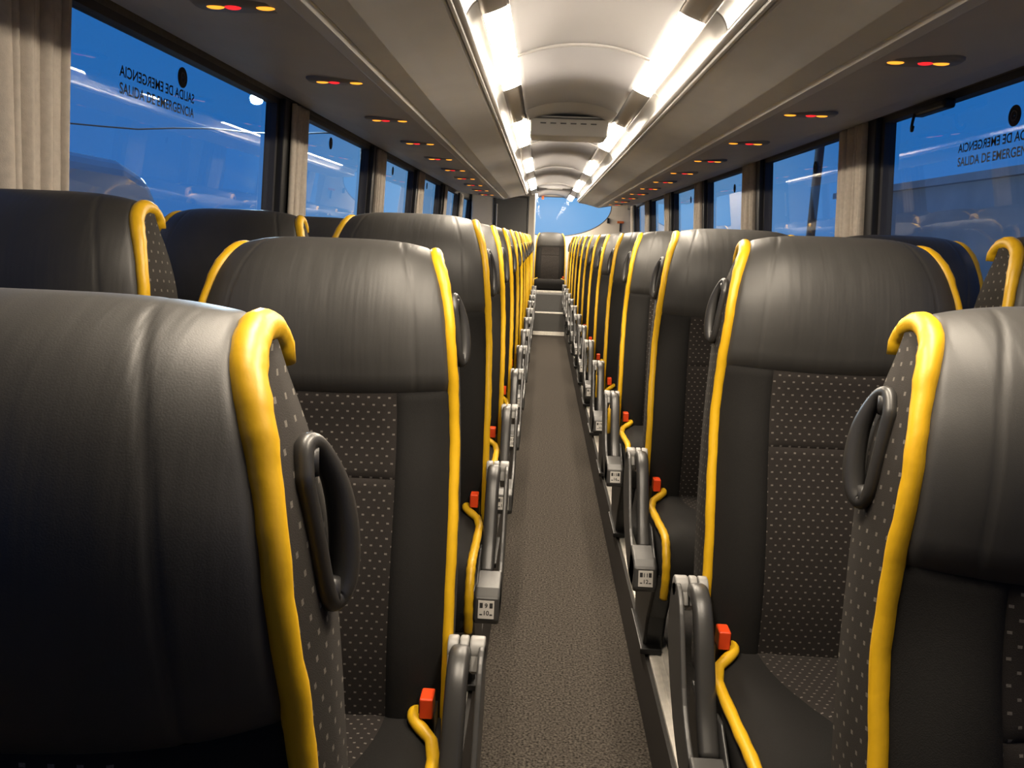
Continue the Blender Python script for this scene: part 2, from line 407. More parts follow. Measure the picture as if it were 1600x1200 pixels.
# luggage racks
END = {-1: 9.35, 1: 10.55}
DZ = {-1: 0.012, 1: 0.0}
LY = [(0.46, 1.26)] + [(2.18 + 1.98 * k, 3.24 + 1.98 * k) for k in range(3)] + [(8.14, 9.75), (10.96, 12.1)]  # last pair is an added light source, put in to brighten the rear wall
for sd, nm in ((-1, 'left'), (1, 'right')):
    ye = END[sd]; dz = DZ[sd]
    rk = empty('luggage_rack', (0, 0, 1.74))
    tag(rk, 'grey overhead luggage rack running the length of the %s side' % nm, 'luggage rack')
    def ext(poly, ya, yb, name, mt, bevel=0, closed=True, z0=1.74):
        mm = MB()
        n = len(poly)
        rows = [[(sd * x, y, z + dz - z0) for x, z in poly] for y in (ya, yb)]
        b = mm.grid(rows, closed=closed, smooth=False)
        if closed:
            mm.face([b + i for i in range(n)], 0, None, False); mm.face([b + n + i for i in range(n)][::-1], 0, None, False)
        return mm.obj(name, mt, rk, bevel)
    # underside from lip to strip
    und = [(0.338, 1.784), (0.346, 1.779), (0.40, 1.768), (0.46, 1.755), (0.52, 1.741), (0.585, 1.730), (0.585, 1.77), (0.36, 1.800)]
    ext(und, Y0, ye, 'rack_underside', RACKB, 0.004)
    ext([(0.587, 1.732), (0.60, 1.725), (0.635, 1.726), (0.648, 1.736), (0.648, 1.775), (0.587, 1.775)], Y0, ye, 'edge_strip', RACKE, 0.004)
    ext([(0.650, 1.738), (0.80, 1.750), (1.00, 1.768), (1.132, 1.790), (1.132, 1.83), (0.65, 1.80)], Y0, ye, 'service_channel', PSUP, 0.003)
    # lower lip gasket and grab rail
    ext([(0.328, 1.783), (0.337, 1.780), (0.340, 1.792), (0.328, 1.792)], Y0, ye, 'lip_gasket', PSUH, 0.002)
    rl = [(0.326 + 0.013 * math.cos(t), 1.803 + 0.013 * math.sin(t)) for t in [2 * math.pi * k / 12 for k in range(12)]]
    mm = MB(); rows = [[(sd * x, y, z + dz - 1.74) for x, z in rl] for y in (Y0, ye)]; b = mm.grid(rows, closed=True)
    mm.face([b + k for k in range(12)]); mm.face([b + 12 + k for k in range(12)])
    mm.obj('grab_rail', SILVER, rk)
    # curved flaps, one per bay
    fl = spline([(0.329, 1.817), (0.322, 1.837), (0.310, 1.854), (0.294, 1.866)], 4)
    ys = [-1.8, -0.72, 0.36] + [2.05 + 1.075 * k for k in range(9)]
    ys = [y for y in ys if y < ye - 0.4] + [ye]
    for ya, yb in zip(ys[:-1], ys[1:]):
        mm = MB()
        mm.grid([[(sd * (p.x + (0.004 if k in (0, 3) else 0)), y, p.y + dz - 1.74) for p in fl] for k, y in enumerate((ya + .004, ya + .010, yb - .010, yb - .004))])
        mm.obj('bin_flap', FLAP, rk, fix=False, solid=0.008)
    mm = MB()                        # dark body behind the flaps, seen in the gaps
    pol = [(0.339, 1.806), (0.333, 1.840), (0.321, 1.859), (0.306, 1.870), (0.330, 1.885), (0.36, 1.806)]
    ext(pol, Y0, ye - 0.01, 'rack_body', RACKE)
    # rounded end cap
    mm = MB()
    outl = [(0.326, 1.785), (0.345, 1.774), (0.46, 1.755), (0.60, 1.718), (0.80, 1.752), (1.0, 1.768), (1.155, 1.797), (1.155, 1.90), (0.34, 1.90), (0.318, 1.85)]
    c = (0.7, 1.83)
    rows = []
    for t in (0, .35, .7, .9, 1.0):
        k = math.sqrt(max(0, 1 - t * t)) if t < 1 else 0.02
        rows.append([(sd * (c[0] + (x - c[0]) * (0.55 + 0.45 * k)), ye + 0.10 * t, c[1] + (z - c[1]) * (0.35 + 0.65 * k) + dz - 1.74) for x, z in outl])
    b = mm.grid(rows, closed=True); n = len(outl); mm.face([b + 4 * n + i for i in range(n)])
    mm.obj('end_cap', RACKB, rk)
    # brushed light channel above the flaps, the lamps sit in it
    mm = MB()
    mm.grid([[(sd * x, y, z + dz * 0.5) for x, z in ((0.296, 1.868), (0.272, 1.876), (0.244, 1.887), (CX, CZ + 0.001))] for y in (Y0, 12.2)])
    struct(mm, 'trim_%d' % (5 if sd < 0 else 6), METALGAP, fix=False, solid=0.004)
    # cabin lamps
    for i, (ya, yb) in enumerate(LY):
        L = empty('ceiling_light', (sd * 0.255, (ya + yb) / 2, 1.88))
        n_ = ['nearest', 'second', 'third', 'fourth', 'fifth', 'sixth'][i]
        tag(L, 'glowing white light strip above the %s rack, %s the camera' % (nm, (n_ + ' to') if i < 1 else n_ + ' from'), 'ceiling light', 'ceiling light strips')
        h = (yb - ya) / 2
        d = MB()
        pr = [(0.292, 1.866), (0.274, 1.871), (0.256, 1.878), (0.238, 1.886), (0.223, 1.895)]
        d.grid([[(sd * x - sd * 0.255, y, z + dz * .5 - 1.88) for x, z in pr] for y in (-h, h)])
        for y in (-h, h):
            bb = len(d.v); d.v += [(sd * x - sd * 0.255, y, z + dz * .5 - 1.88) for x, z in pr]; d.face(range(bb, bb + 5), 0, None, False)
        d.obj('diffuser', LAMPM, L, fix=True)

# service panels with reading lights
PY = {-1: [1.72 + 0.80 * k for k in range(-1, 10)], 1: [1.98 + 0.80 * k for k in range(-1, 11)]}
ORD = ['nearest', 'second', 'third', 'fourth', 'fifth', 'sixth', 'seventh', 'eighth', 'ninth', 'tenth', 'eleventh', 'twelfth', 'thirteenth', 'fourteenth', 'fifteenth']
psu_meshes = {}
for sd, nm in ((-1, 'left'), (1, 'right')):
    x0 = 0.765; zb = 1.750
    for i, y in enumerate(PY[sd]):
        if y < 1.0: continue
        i2 = i - 1
        u = empty('reading_light_panel', (sd * x0, y, zb + DZ[sd]))
        tag(u, 'overhead panel with two amber lamps and a red light, %s on the %s rack' % (ORD[i2], nm), 'reading light', 'reading light panels')
        if sd not in psu_meshes:
            hm = MB()
            hs = [(0.105 * math.copysign(abs(math.cos(t)) ** .6, math.cos(t)), 0.045 * math.copysign(abs(math.sin(t)) ** .7, math.sin(t))) for t in [2 * math.pi * k / 28 for k in range(28)]]
            rows = [[(sd * px * s_, py * s_, zz) for px, py in hs] for s_, zz in ((1.0, 0.003), (1.0, -0.002), (0.93, -0.008), (0.02, -0.0085))]
            hm.grid(rows, closed=True)
            hme = hm.mesh('panel_housing', [PSUH])
            def lens(cx, rx, ry, mt, nme):
                q = MB(); rows = []
                for t in (0, .5, .8, 1):
                    k = math.sqrt(max(0, 1 - t * t)) + 0.01
                    rows.append([(sd * (cx + rx * k * math.cos(a)), ry * k * math.sin(a), -0.0075 - 0.005 * t) for a in [2 * math.pi * j / 16 for j in range(16)]])
                b = q.grid(rows, closed=True); q.face([b + 48 + j for j in range(16)])
                return q.mesh(nme, [mt])
            psu_meshes[sd] = [('housing', hme), ('amber_lamp', lens(-0.052, 0.021, 0.012, AMBER, 'amber_lamp')),
                              ('red_lamp', lens(0.018, 0.018, 0.014, REDL, 'red_lamp')), ('amber_lamp', lens(0.055, 0.020, 0.010, AMBER, 'amber_lamp'))]
        for nme, me in psu_meshes[sd]:
            o = bpy.data.objects.new(nme, me); COL.objects.link(o); o.parent = u

# rear end: rear wall with a big rounded window, partition with door, steps
def rear_outline(n=60):
    pts = []
    for k in range(n):
        t = 2 * math.pi * k / n
        c, s = math.cos(t), math.sin(t)
        ex = 0.45 if s > 0 else 1.0
        pts.append((0.92 * math.copysign(abs(c) ** ex, c), 1.80 + (0.135 if s > 0 else 0.47) * math.copysign(abs(s) ** ex, s)))
    return pts
ro = rear_outline()
m = MB()
def outer(p):
    c = (0, 1.80); d = (p[0] - c[0], p[1] - c[1]); s_ = min(1.3 / max(1e-6, abs(d[0])), (0.40 if d[1] > 0 else 1.85) / max(1e-6, abs(d[1])))
    return (c[0] + d[0] * s_, c[1] + d[1] * s_)
rows = [[(p[0], 12.30, p[1]) for p in ro], [(p[0] * 1.012, 12.27, 1.80 + (p[1] - 1.80) * 1.03) for p in ro], [(outer(p)[0], 12.27, outer(p)[1]) for p in ro]]
m.grid(rows, closed=True)
struct(m, 'wall_back', BEIGE)
g = MB(); g.v = [(p[0] * 1.01, 12.31, 1.80 + (p[1] - 1.80) * 1.02) for p in ro]; g.face(range(len(ro)), 0, None, False)
w = struct(MB(), 'window_40', GASKET)
bpy.data.objects.remove(w)
fr = MB(); pts = [(p[0] * 1.005, 12.292, 1.80 + (p[1] - 1.80) * 1.01) for p in ro]
fr.tube(pts, 0.012, 8, closed=True)
w = struct(fr, 'window_40', GASKET); g.obj('glass', GLASSR, w)
m = MB(); m.box(-1.25, 1.25, Y0 - .05, Y0, -0.1, 2.1); struct(m, 'wall_front', WALL)
m = MB(); m.box(-1.32, 1.32, Y0 - .05, Y1, 2.06, 2.10); struct(m, 'ceiling_outer', WALL)
# ceiling sides over the racks
for sd in (-1, 1):
    m = MB(); m.grid([[(sd * x, y, z) for x, z in ((0.30, 1.935), (0.8, 1.99), (1.22, 1.95))] for y in (Y0, 12.4)])
    struct(m, 'ceiling_%s' % ('left' if sd < 0 else 'right'), CEIL, fix=False, solid=.01)
# rear cabinet
cab = empty('rear_cabinet', (-0.73, 10.95, PZ))
tag(cab, 'beige partition cabinet with a dark door beside the rear window, left side', 'cabinet')
m = MB(); m.box(-0.40, 0.485, 0.0, 0.9, 0.0, 1.84); m.obj('carcass', BEIGE, cab, 0.02)
dm = MB(); dm.box(-0.07, 0.38, -0.03, 0.0, 0.25, 1.72); door = dm.obj('door', DOORG, cab, 0.012)
hm = MB(); hm.box(-0.055, -0.035, -0.055, -0.03, 1.30, 1.62); hm.obj('handle', SILVER, door, 0.005)
m = MB(); m.box(0.381, 0.40, -0.036, 0.0, 0.25, 1.73); m.obj('door_frame', BLACKPL, cab, 0.003)
m = MB(); m.box(-0.09, -0.071, -0.036, 0.0, 0.25, 1.73); m.obj('door_frame', BLACKPL, cab, 0.003)
m = MB(); m.box(-0.09, 0.40, -0.036, 0.0, 1.722, 1.738); m.obj('door_frame', BLACKPL, cab, 0.003)

# steps up to the rear bench
st = empty('rear_steps', (0, 10.45, 0))
tag(st, 'grey steps with pale nosings at the end of the aisle', 'steps')
m = MB(); m.box(-AW + .004, AW - .004, 0.0, 0.32, 0.0, 0.30); m.obj('lower_step', STEPC, st)
m = MB(); m.box(-AW + .004, AW - .004, 0.32, 0.68, 0.0, 0.53); m.obj('upper_step', STEPC, st)
m = MB(); m.box(-AW + .01, AW - .01, -0.03, 0.0, 0.0, 0.05); m.obj('nosing', ALU, st, 0.004)
m = MB(); m.box(-AW + .03, AW - .03, -0.012, 0.02, 0.295, 0.315); m.obj('nosing', ALU, st, 0.004)
m = MB(); m.box(-AW + .01, AW - .01, 0.65, 0.685, 0.53, 0.56); m.obj('nosing', ALU, st, 0.004)
m = MB(); m.box(-0.21, 0.21, -0.008, 0.0, 0.06, 0.29); m.obj('riser_panel', DOORG, st)

# ------------------------------------------------------------------ seat prototypes (aisle on +x: seats left of the aisle)
CP = spline([(0.00, -0.07), (0.018, 0.02), (0.034, 0.12), (0.034, 0.24), (0.020, 0.36), (0.012, 0.45), (0.020, 0.53), (0.036, 0.61), (0.036, 0.675), (0.020, 0.730), (-0.010, 0.772), (-0.048, 0.796), (-0.085, 0.800), (-0.110, 0.792)], 6)
WP = spline([(0.226, 0), (0.228, 0), (0.229, 0), (0.229, 0), (0.227, 0), (0.224, 0), (0.220, 0), (0.214, 0), (0.207, 0), (0.196, 0), (0.182, 0), (0.172, 0), (0.167, 0), (0.164, 0)], 6)
NV = len(CP)
def v_of_z(z):
    for i in range(NV - 1):
        if CP[i].y <= z <= CP[i + 1].y: return i + (z - CP[i].y) / (CP[i + 1].y - CP[i].y)
    return NV - 1
def prof(v):
    i = min(int(v), NV - 2); t = v - i
    p = CP[i].lerp(CP[i + 1], t); w = WP[i].x * (1 - t) + WP[i + 1].x * t
    return p.x, p.y, w
def surf(a, v):
    t, z, w = prof(v)
    aa = abs(a)
    tt = t - 0.040 * aa ** 4 * (1 - 0.5 * sstep((z - 0.70) / 0.1))
    zz = z - 0.013 * aa ** 4 * sstep((z - 0.60) / 0.18)
    # side wings lean forward a little on the lower back
    tt += 0.018 * sstep((aa - 0.45) / 0.3) * (1 - sstep((aa - .8) / .2)) * (1 - sstep((z - 0.40) / 0.15))
    return Vector((a * w, -tt, zz))
def snorm(a, v):
    e_ = 0.01
    du = surf(min(a + e_, 1), v) - surf(max(a - e_, -1), v)
    dv = surf(a, min(v + .05, NV - 1.001)) - surf(a, max(v - .05, 0))
    return du.cross(dv).normalized()
def patch(a0, a1, vlo, vhi, na, nv, puff, grooves=(), edge=0.014):
    """vlo / vhi may be functions of a"""
    rows, uvs = [], []
    for j in range(nv + 1):
        s_ = j / nv
        s_ = 0.5 - 0.5 * math.cos(math.pi * s_) if nv < 30 else s_
        r_, u_ = [], []
        for i in range(na + 1):
            q = i / na; q = 0.6 * q + 0.4 * (0.5 - 0.5 * math.cos(math.pi * q))
            a = a0 + (a1 - a0) * q
            lo, hi = (vlo(a) if callable(vlo) else vlo), (vhi(a) if callable(vhi) else vhi)
            v = lo + (hi - lo) * s_
            p = surf(a, v); n_ = snorm(a, v)
            w = prof(v)[2]
            d = min(abs(a - a0) * w, abs(a1 - a) * w, abs(prof(v)[1] - prof(lo)[1]) + 1e-4 if hi < NV - 2 or s_ < .5 else 9, abs(prof(hi)[1] - prof(v)[1]) if hi < NV - 2 else 9)
            off = puff * sstep(d / edge) ** 0.6
            for ga in grooves:
                gg = abs(abs(a) - ga(v)) * w
                off -= 0.0017 * math.exp(-(gg / 0.0024) ** 2) * (1 - 0.8 * sstep((v - APEX + 6) / 5))
            r_.append(p + n_ * off); u_.append((a * w, p.z))
        rows.append(r_); uvs.append(u_)
    mb = MB(); mb.grid(rows, uvs); return mb

vH = lambda a: v_of_z(0.535 + 0.012 * a * a)
vM = v_of_z(0.395)
TOPV = NV - 1
def headrest_mb():
    return patch(-1, 1, vH, TOPV, 110, 34, 0.009, (lambda v: 0.74 - 0.10 * sstep((v - v_of_z(.53)) / (TOPV - v_of_z(.53))) ** 2,))
def centre_upper_mb(): return patch(-0.60, 0.60, vM, vH, 14, 10, 0.004, edge=.008)
def centre_lower_mb(): return patch(-0.60, 0.60, 0.3, vM, 14, 22, 0.004, edge=.008)
def bolster_mb(s): return patch(0.60 * s if s > 0 else -1, 1 if s > 0 else -0.60, 0.3, vH, 10, 26, 0.004, edge=.010)
def back_t(z):
    tb = -0.136 - 0.010 * math.sin(min(1, max(0, z / 0.5)) * math.pi) * 1.0
    if z > 0.62: tb += 0.022 * sstep((z - .62) / .15)
    return tb
APEX = max(range(NV), key=lambda i: CP[i].y)
def shell_mb():
    rows, uvs = [], []
    vs_ = [0.0 + (APEX - 2) * k / 40 for k in range(41)]
    for v in vs_:
        eR = surf(1, v); z = eR.z; w = prof(v)[2]
        tb = back_t(z); yb = -tb
        yf = eR.y
        if yf > yb - 0.012: yb = yf + 0.012
        ring = [(w, yf), (w + 0.006, yf + (yb - yf) * .2), (w + 0.007, yf + (yb - yf) * .5), (w + 0.005, yf + (yb - yf) * .84), (w - 0.010, yb), (w * 0.5, yb + 0.008), (0, yb + 0.010)]
        ring = ring + [(-x, y) for x, y in ring[-2::-1]]
        rows.append([(x, y, z) for x, y in ring])
        L = 0; u_ = []
        for k, p in enumerate(ring):
            if k: L += math.dist(p, ring[k - 1])
            u_.append((L, z))
        uvs.append(u_)
    mb = MB(); b = mb.grid(rows, uvs)
    # close the top under the headrest leather
    n = len(rows[0]); last = b + (len(rows) - 1) * n
    mb.face([last + k for k in range(n)], 0, [uvs[-1][k] for k in range(n)])
    mb.face([b + k for k in range(n)], 0, [uvs[0][k] for k in range(n)])
    return mb
def wob(i): return 0.0004 * math.sin(i * 1.9) + 0.0004 * math.sin(i * 0.83 + 1)
def piping_mb(s):
    pts = []
    n = 64
    for k in range(n + 1):
        v = 2.2 + (TOPV - 2.2) * k / n
        p = surf(s, v)
        pts.append(p + Vector((s * (0.003 + wob(k)), -0.001, 0.002)))
    last = pts[-1]
    pts += [last + Vector((0, 0.010, -0.008)), last + Vector((0, 0.012, -0.022))]
    r_ = [(0.0105 + 0.003 * sstep((k - 38) / 10)) * 0.93 * (1 + 0.022 * math.sin(k * 2.3) + 0.015 * math.sin(k * .9)) for k in range(len(pts))]
    r_[0] = 0.005; r_[1] = 0.009
    mb = MB(); mb.tube(pts, r_, 14); return mb
def handle_mb():
    P = []
    for (dx, y, z) in ((0.012, 0.046, 0.690), (0.020, 0.060, 0.717), (0.030, 0.082, 0.712), (0.036, 0.100, 0.672), (0.036, 0.104, 0.625), (0.028, 0.098, 0.583), (0.014, 0.084, 0.566), (0.008, 0.068, 0.580), (0.008, 0.056, 0.630)):
        w = prof(v_of_z(z))[2]
        P.append((w + dx * 0.32 + .005, 0.082 + (y - 0.08) * 0.78, 0.657 + (z - 0.645) * 0.76))
    P = spline(P + [P[0]], 6)[:-1]
    nP = len(P); mb = MB(); mb.tube(P, [0.0072 + 0.0042 * max(0.0, math.sin(math.pi * ((k / nP - 0.22) / 0.5))) if 0.22 < k / nP < 0.72 else 0.0072 for k in range(nP)], 12, closed=True)
    # mounting plate pads on the side cloth
    for (y, z) in ((0.068, 0.700), (0.083, 0.604)):
        w = prof(v_of_z(z))[2]
        mb.tube([(w + 0.002, y, z), (w + 0.016, y + .004, z)], [0.013, 0.010], 10)
    return mb

# cushion
CUP = spline([(-0.07, -0.015), (0.0, 0.0), (0.10, 0.004), (0.25, 0.018), (0.35, 0.028), (0.415, 0.020), (0.452, -0.018), (0.462, -0.065), (0.452, -0.118)], 6)
def csurf(a, k):
    p = CUP[k]; aa = abs(a)
    hw = 0.226 + 0.006 * sstep(p.x / .4)
    z = p.y - 0.014 * aa ** 4 + 0.010 * sstep((aa - .4) / .35) * (1 - sstep((aa - .82) / .18)) * (1 - sstep((p.x - .36) / .08))
    return Vector((a * hw, -p.x + (0.03 * aa ** 4 * sstep((p.x - .35) / .1)), z))
def cushion_mb():
    rows, uvs = [], []
    NA = 24
    for k in range(len(CUP)):
        r_ = [csurf(-1 + 2 * i / NA, k) for i in range(NA + 1)]
        zb = -0.125
        l, rr = r_[0], r_[-1]
        r_ = [Vector((l.x + .02, l.y, min(zb, l.z - .002))), Vector((l.x, l.y, min(l.z, zb + .02) if l.z < zb + .02 else zb + .02))] + r_ + [Vector((rr.x, rr.y, min(rr.z, zb + .02) if rr.z < zb + .02 else zb + .02)), Vector((rr.x - .02, rr.y, min(zb, rr.z - .002)))]
        rows.append(r_); uvs.append([(p.x, -p.y) for p in r_])
    mb = MB(); b = mb.grid(rows, uvs, closed=True)
    n = len(rows[0]); mb.face([b + i for i in range(n)]); mb.face([b + (len(rows) - 1) * n + i for i in range(n)])
    return mb
def cushion_panel_mb():
    rows, uvs = [], []
    ks = [k for k in range(len(CUP)) if -0.05 <= CUP[k].x <= 0.40 and k < 32]
    for k in ks:
        f = CUP[k].x
        ab = 0.62 - 0.50 * sstep((f - 0.02) / 0.42)
        r_, u_ = [], []
        for i in range(15):
            a = ab * (-1 + 2 * i / 14)
            p = csurf(a, k); p.z += 0.004 if 0 < i < 14 else -0.001
            r_.append(p); u_.append((p.x, -p.y))
        rows.append(r_); uvs.append(u_)
    mb = MB(); mb.grid(rows, uvs); return mb
def cushion_piping_mb(s):
    E = [csurf(s, k) for k in range(len(CUP))]
    pts = [Vector((s * 0.196, -0.002, 0.016)), Vector((s * 0.186, -0.020, 0.020)), Vector((s * 0.190, -0.042, 0.018)), Vector((s * 0.208, -0.058, 0.010)), Vector((s * 0.226, -0.075, 0.002))]
    pts = spline(pts, 3)[:-1]
    i0 = len(pts)
    pts += [p + Vector((s * 0.002, 0, 0.002)) for p in E if p.y < -0.085]
    r_ = [0.0105 * (1 + 0.05 * math.sin(k * 1.7)) for k in range(len(pts))]
    mb = MB(); mb.tube(pts, r_, 12); return mb

# aisle armrest folded down in its side pod (f = forward, z from the cushion joint)
def yz(f, z, x): return (x, -f, z)
POD = [(-0.045, 0.075), (-0.035, 0.112), (-0.008, 0.132), (0.026, 0.128), (0.058, 0.098), (0.095, 0.040), (0.145, -0.030), (0.215, -0.074), (0.300, -0.090), (0.312, -0.110), (0.306, -0.150), (0.270, -0.165), (0.18, -0.155), (0.08, -0.110), (0.0, -0.04), (-0.04, 0.02)]
def pod_mb():
    mb = MB()
    pp = [(p.x, p.y) for p in spline([(a, b) for a, b in POD] + [POD[0]], 3)[:-1]]
    mb.prism(pp, lambda p, h: yz(p[0], p[1], h), 0.288, 0.298)
    inn = [(0.15, -0.035), (0.19, -0.028), (0.25, -0.066), (0.302, -0.092), (0.308, -0.148), (0.24, -0.160), (0.16, -0.10)]
    mb.prism(inn, lambda p, h: yz(p[0], p[1], h), 0.236, 0.243)
    return mb
BOXF = [(0.222, -0.070), (0.292, -0.084), (0.318, -0.098), (0.330, -0.150), (0.318, -0.166), (0.215, -0.160)]
def armbox_mb():
    mb = MB(); mb.prism(BOXF, lambda p, h: yz(p[0], p[1], h), 0.2365, 0.298); return mb
def bar_mb():
    P = spline([(0.0, 0.118), (0.03, 0.126), (0.064, 0.112), (0.096, 0.070), (0.125, 0.020), (0.162, -0.040), (0.205, -0.088)], 5)
    mb = MB(); rows = []
    sec = [(math.copysign(abs(math.cos(t)) ** .55, math.cos(t)), math.copysign(abs(math.sin(t)) ** .7, math.sin(t))) for t in [2 * math.pi * k / 20 for k in range(20)]]
    for i, p in enumerate(P):
        t = (P[min(i + 1, len(P) - 1)] - P[max(i - 1, 0)]).normalized()
        nn = Vector((-t.y, t.x))
        if nn.y < 0: nn = -nn
        hw = 0.0175; hh = 0.015
        rows.append([yz(p.x + nn.x * hh * sb, p.y + nn.y * hh * sb, 0.259 + hw * sa) for sa, sb in sec])
    b = mb.grid(rows, closed=True); n = 20
    mb.face([b + i for i in range(n)]); mb.face([b + (len(rows) - 1) * n + i for i in range(n)])
    return mb
def hinge_mb():
    mb = MB()
    for x0, x1 in ((0.236, 0.254), (0.256, 0.271), (0.273, 0.298)):
        rows = [[yz(-0.012 + 0.021 * k * math.cos(t), 0.120 + 0.021 * k * math.sin(t), x) for t in [2 * math.pi * j / 18 for j in range(18)]] for x, k in ((x0, .9), (x0 + .002, 1), (x1 - .002, 1), (x1, .9))]
        b = mb.grid(rows, closed=True); mb.face([b + j for j in range(18)]); mb.face([b + 54 + j for j in range(18)])
        mb.prism([(-0.033, 0.12), (0.008, 0.12), (0.018, 0.095), (-0.033, 0.06)], lambda p, h: yz(p[0], p[1], h), x0 + .001, x1 - .001)
    return mb
def buckle_mb():
    mb = MB(); mb.box(0.198, 0.220, -0.050, -0.016, 0.026, 0.062); return mb
def buckle_stalk_mb():
    mb = MB(); mb.box(0.202, 0.222, -0.040, 0.0, -0.02, 0.028); mb.box(0.1965, 0.1985, -0.046, -0.020, 0.034, 0.054); return mb
def leg_mb():
    mb = MB()
    mb.prism([(-0.08, -0.125), (0.30, -0.125), (0.20, -0.30), (0.17, -0.412), (-0.03, -0.412), (-0.07, -0.30)], lambda p, h: yz(p[0], p[1], h), 0.178, 0.236)
    return mb
def foot_mb():
    mb = MB(); mb.box(0.185, 0.247, -0.20, 0.05, -0.4145, -0.396); return mb
def beam_mb():
    mb = MB(); mb.box(-0.226, 0.226, -0.16, -0.10, -0.20, -0.125); mb.box(-0.226, 0.226, 0.0, 0.05, -0.20, -0.125); return mb

def plate_mesh(top, bottom):
    """little white seat-number plate facing forward and up on the armrest box"""
    mb = MB()
    A, B = Vector((0, -0.319, -0.099)), Vector((0, -0.331, -0.150))
    d = (B - A).normalized(); nrm = Vector((0, d.z, -d.y))
    if nrm.y > 0: nrm = -nrm
    c = (A + B) / 2
    def fn(off): return lambda x, y: (0.267 + x, *(c - d * y + nrm * off)[1:])
    f0, f1 = fn(0.0), fn(0.002)
    hw, hh = 0.019, 0.021
    quad = [(-hw, -hh), (hw, -hh), (hw, hh), (-hw, hh)]
    b = len(mb.v); mb.v += [f0(*q) for q in quad] + [f1(*q) for q in quad]
    mb.face([b + 4, b + 5, b + 6, b + 7], 0, None, False)
    for i in range(4): mb.face([b + i, b + (i + 1) % 4, b + 4 + (i + 1) % 4, b + 4 + i], 0, None, False)
    return mb, fn(0.0027)
def make_plate(top, bottom, sgn):
    mb, f = plate_mesh(top, bottom)
    if sgn < 0: mb.mirror()
    g = f if sgn > 0 else (lambda x, y: (lambda p: (-p[0], p[1], p[2]))(f(-x, y)))
    def rect(x0, x1, y0, y1):
        b = len(mb.v); mb.v += [g(x0, y0), g(x1, y0), g(x1, y1), g(x0, y1)]; mb.face([b, b + 1, b + 2, b + 3], 1, None, False)
    for s in (-1, 1):               # seat pictograms
        rect(*sorted((s * 0.008, s * 0.0155)), 0.004, 0.016)
        rect(*sorted((s * 0.0085, s * 0.015)), -0.013, -0.010)
    mb.text(top, 0.015, lambda x, y: g(x, y + 0.009), 1)
    mb.text(bottom, 0.015, lambda x, y: g(x, y - 0.008), 1)
    return mb.mesh('number_plate', [WHITEPL, INK], fix=False)

SEATM = {}
def seat_parts(sgn):
    """mesh data of every part, aisle on +x when sgn = 1, on -x when sgn = -1"""
    if sgn in SEATM: return SEATM[sgn]
    def mk(mb, name, mt):
        if sgn < 0: mb.mirror()
        return mb.mesh(name, [mt])
    SEATM[sgn] = dict(
        shell=mk(shell_mb(), 'backrest', DOTSIDE), headrest=mk(headrest_mb(), 'headrest', LEATHER),
        cu=mk(centre_upper_mb(), 'centre_panel', DOTS), cl=mk(centre_lower_mb(), 'centre_panel', DOTS),
        bo=[mk(bolster_mb(s), 'side_bolster', PLAINCLOTH) for s in (-1, 1)],
        pp=[mk(piping_mb(s), 'yellow_piping', YELLOW) for s in (-1, 1)],
        handle=mk(handle_mb(), 'grab_handle', DARKPL),
        cushion=mk(cushion_mb(), 'seat_cushion', PLAINCLOTH), cpanel=mk(cushion_panel_mb(), 'cushion_panel', DOTS),
        cpp=[mk(cushion_piping_mb(s), 'cushion_piping', YELLOW) for s in (-1, 1)],
        pod=mk(pod_mb(), 'armrest', GREYPL), box=mk(armbox_mb(), 'armrest_end', GREYPL), bar=mk(bar_mb(), 'armrest_bar', DARKPL), hinge=mk(hinge_mb(), 'armrest_hinge', HINGE),
        buckle=mk(buckle_mb(), 'buckle', RED), stalk=mk(buckle_stalk_mb(), 'buckle_stalk', BLACKPL),
        leg=mk(leg_mb(), 'leg', BLACKPL), foot=mk(foot_mb(), 'foot', BLACKPL), beam=mk(beam_mb(), 'under_frame', BLACKPL))
    return SEATM[sgn]
def put(me, name, parent, bevel=0):
    o = bpy.data.objects.new(name, me); COL.objects.link(o); o.parent = parent
    if bevel:
        md = o.modifiers.new('bevel', 'BEVEL'); md.width = bevel; md.segments = 3; md.limit_method = 'ANGLE'; md.angle_limit = R(35)
    return o
JZ = 0.43
